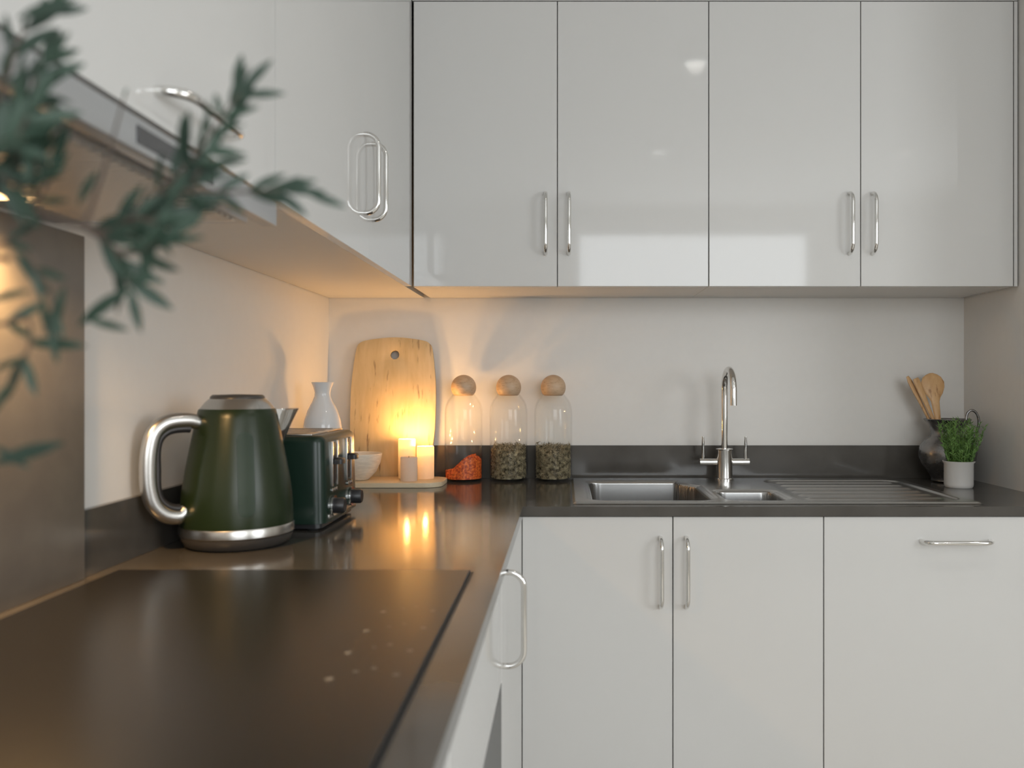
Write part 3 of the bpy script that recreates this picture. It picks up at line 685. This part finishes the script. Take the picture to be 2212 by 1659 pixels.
for k in range(72):
    a = random.uniform(0, 6.283); r0 = 0.030*math.sqrt(random.random()); lean = random.uniform(0.1, 0.52)*(0.4+r0/0.03)
    Ls = random.uniform(0.055, 0.142)*(1.0-0.25*min(1, lean)); p0 = Vector((r0*math.cos(a), r0*math.sin(a), 0.060))
    dirv = Vector((math.cos(a)*lean*0.7, math.sin(a)*lean*0.7, 1)).normalized()
    pth = [p0+dirv*Ls*t+Vector((math.cos(a), math.sin(a), 0))*(-0.010*t*t*lean) for t in (0, .25, .5, .75, 1)]
    tube(pth, [0.0010, 0.0009, 0.0008, 0.0007, 0.0004], 5, stm)
    for j in range(int(Ls/0.0022)):
        t = 0.08+0.92*j/int(Ls/0.0022); i = min(3, int(t*4)); q = pth[i].lerp(pth[i+1], t*4-i)
        b = random.uniform(0, 6.283); nd = Vector((math.cos(b), math.sin(b), random.uniform(0.5, 1.3)))
        needle(fol, q, nd, random.uniform(0.008, 0.015), 0.0014)
obj('stems', stm, 'herb', pt); fo = obj('foliage', fol, 'herb', pt, smooth=False)

# ------------------------------------------------------------ olive branches in the foreground, standing in a vase just out of frame
VP = Vector((-0.385, -2.135, WT+0.0003))
vs = obj('vase', lathe([(0, 0), (0.035, 0), (0.045, 0.01), (0.052, 0.06), (0.045, 0.12), (0.028, 0.155), (0.026, 0.175), (0.030, 0.19), (0.028, 0.19), (0.023, 0.174), (0.025, 0.155), (0.042, 0.118), (0.049, 0.06), (0.042, 0.014), (0, 0.008)], 48), 'ceramic')
vs.location = VP; tag(vs, 'white vase on the worktop in the left foreground holding the olive branches', 'vase')
def leaf(bm, p, d, l, wd, up):
    """olive leaf: lens-shaped blade folded along its midrib"""
    d = d.normalized(); s = d.cross(up).normalized(); n = s.cross(d)
    prev = None; N_ = 7
    for i in range(N_+1):
        t = i/N_; hw = wd*math.sin(math.pi*min(1, t*0.93+0.05))**0.8; q = p+d*l*t-n*l*0.10*t*t
        row = (bm.verts.new(q-s*hw+n*hw*0.25), bm.verts.new(q), bm.verts.new(q+s*hw+n*hw*0.25))
        if prev:
            bm.faces.new((prev[0], prev[1], row[1], row[0])); bm.faces.new((prev[1], prev[2], row[2], row[1]))
        prev = row
VM = VP+Vector((0, 0, 0.19))
def branch(label, root_path, twigs, extra=()):
    """root_path: (px,py,d) points from the vase mouth on; twigs: (points, n leaves, leaf length px)"""
    t = empty('olive_branch', VM-Vector((0, 0, 0.12)), label, 'branch', 'olive branches in the foreground'); off = Vector(t.location)
    st = bmesh.new(); lf = bmesh.new()
    rp = [VM+Vector((0, 0, -0.12)), VM]+[PX(*q) for q in root_path]
    pp = smooth_path(rp, 6); m = len(pp); tube([p-off for p in pp], [0.0030-0.0016*i/m for i in range(m)], 8, st)
    for pts, nl, ll in twigs:
        q = [PX(*a) for a in pts]; pth = smooth_path(q, 8); m = len(pth)
        tube([p-off for p in pth], [0.0014-0.0009*i/m for i in range(m)], 6, st)
        for k in range(nl):
            f = (k+0.6)/nl*(m-1); i = min(m-2, int(f)); base = pth[i].lerp(pth[i+1], f-i); tan = (pth[i+1]-pth[i]).normalized()
            dep = base.y-CAMY
            for sgn in (-1, 1):
                rot = Matrix.Rotation(sgn*random.uniform(0.35, 0.85), 3, 'Y')
                dv = rot @ tan; dv.y += random.uniform(-0.35, 0.35)
                l = ll*random.uniform(0.7, 1.1)*dep/FPX
                leaf(lf, base-off, dv, l, l*random.uniform(0.10, 0.14), Vector((random.uniform(-.6, .6), -1, random.uniform(-.6, .6))))
        l = ll*pth[-1].y*0+ll*(pth[-1].y-CAMY)/FPX
        leaf(lf, pth[-1]-off, pth[-1]-pth[-2], l, l*0.11, Vector((0.2, -1, 0.1)))
    for (a, b, dd) in extra:
        p0 = PX(*a, dd); p1 = PX(*b, dd); l = (p1-p0).length; leaf(lf, p0-off, p1-p0, l, l*0.11, Vector((random.uniform(-.3, .3), -1, 0.2)))
    obj('stem', st, 'bark', t); obj('foliage', lf, 'olive', t, angle=180)
random.seed(11)
branch('olive branch in the left foreground rising to the top left corner',
       [(-160, 560, .44), (-70, 330, .44), (-10, 200, .45)],
       [([(-60, 330, .44), (10, 180, .45), (45, 80, .45), (110, 10, .46)], 5, 120),
        ([(-70, 360, .44), (20, 290, .44), (70, 190, .44), (95, 130, .45)], 5, 120),
        ([(-90, 420, .44), (-20, 330, .43), (30, 300, .43), (60, 250, .43)], 5, 130),
        ([(-60, 330, .44), (0, 380, .45), (60, 400, .45), (85, 330, .45)], 5, 115),
                ([(-40, 260, .46), (40, 230, .46), (80, 200, .46)], 4, 100),
        ([(-40, 420, .46), (20, 380, .46), (50, 300, .46)], 4, 105)],
       [((150, 70), (75, 160), .44), ((40, 40), (160, -10), .44), ((60, 390), (70, 260), .44)])
branch('olive branch in the left foreground reaching right across the hood and wall cabinet',
       [(-180, 480, .45), (0, 415, .46), (60, 455, .46), (180, 490, .47)],
       [([(180, 490, .47), (250, 500, .47), (300, 450, .48), (360, 400, .48), (410, 350, .48), (455, 290, .48), (490, 235, .48), (520, 200, .48)], 12, 98),
        ([(340, 420, .48), (420, 410, .48), (500, 415, .49), (560, 412, .49), (610, 412, .49)], 4, 92),
        ([(250, 500, .47), (330, 470, .48), (400, 420, .48), (440, 350, .48)], 6, 105),
        ([(230, 495, .47), (290, 470, .47), (340, 480, .47), (370, 440, .48)], 5, 110),
        ([(200, 490, .47), (250, 540, .47), (300, 545, .47), (345, 520, .47)], 4, 105),
        ([(180, 490, .47), (240, 530, .47), (270, 580, .47), (280, 620, .47)], 3, 100),
        ([(60, 455, .46), (90, 420, .46), (110, 370, .46)], 2, 100),
        ([(180, 490, .47), (195, 455, .48), (235, 330, .50), (268, 210, .52)], 0, 30)],
       [((400, 360), (400, 235), .48), ((490, 290), (545, 165), .48), ((440, 330), (530, 330), .48), ((660, 415), (745, 445), .49), ((560, 420), (680, 385), .49),
        ((260, 600), (350, 603), .47), ((280, 625), (160, 700), .47), ((210, 370), (165, 440), .47), ((340, 480), (300, 620), .47)])
branch('olive branch in the left foreground drooping down the left edge',
       [(-150, 620, .46), (-40, 560, .46), (20, 560, .46)],
       [([(-60, 560, .46), (30, 520, .46), (70, 570, .46), (110, 640, .46), (115, 700, .46)], 3, 85),
        ([(-100, 700, .46), (0, 700, .46), (60, 690, .46), (60, 760, .46), (20, 830, .46)], 2, 85)],
       [((35, 545), (110, 640), .46), ((140, 620), (105, 740), .46), ((90, 640), (110, 740), .46), ((60, 760), (5, 865), .46), ((-10, 1000), (130, 955), .46), ((-10, 965), (60, 1010), .46), ((-20, 650), (60, 625), .46), ((60, 740), (180, 745), .47), ((190, 690), (275, 712), .47)])

# ------------------------------------------------------------ ceiling downlights
labs = ('recessed ceiling downlight nearest the back wall cabinets', 'recessed ceiling downlight above the camera', 'recessed ceiling downlight far right by the return wall', 'recessed ceiling downlight far right near the side window')
for (x, y), lb_ in zip(DL[:4], labs):
    d = empty('ceiling_downlight', (x, y, ZC-0.0305), lb_, 'downlight', 'ceiling downlights')
    obj('trim_ring', lathe([(0.036, 0.0), (0.045, 0.0), (0.048, 0.030), (0.036, 0.030), (0.036, 0.0)], 32), 'chrome', d)
    obj('lens', lathe([(0, 0.006), (0.0355, 0.006), (0.0355, 0.030), (0, 0.030)], 32), 'dlglow', d)
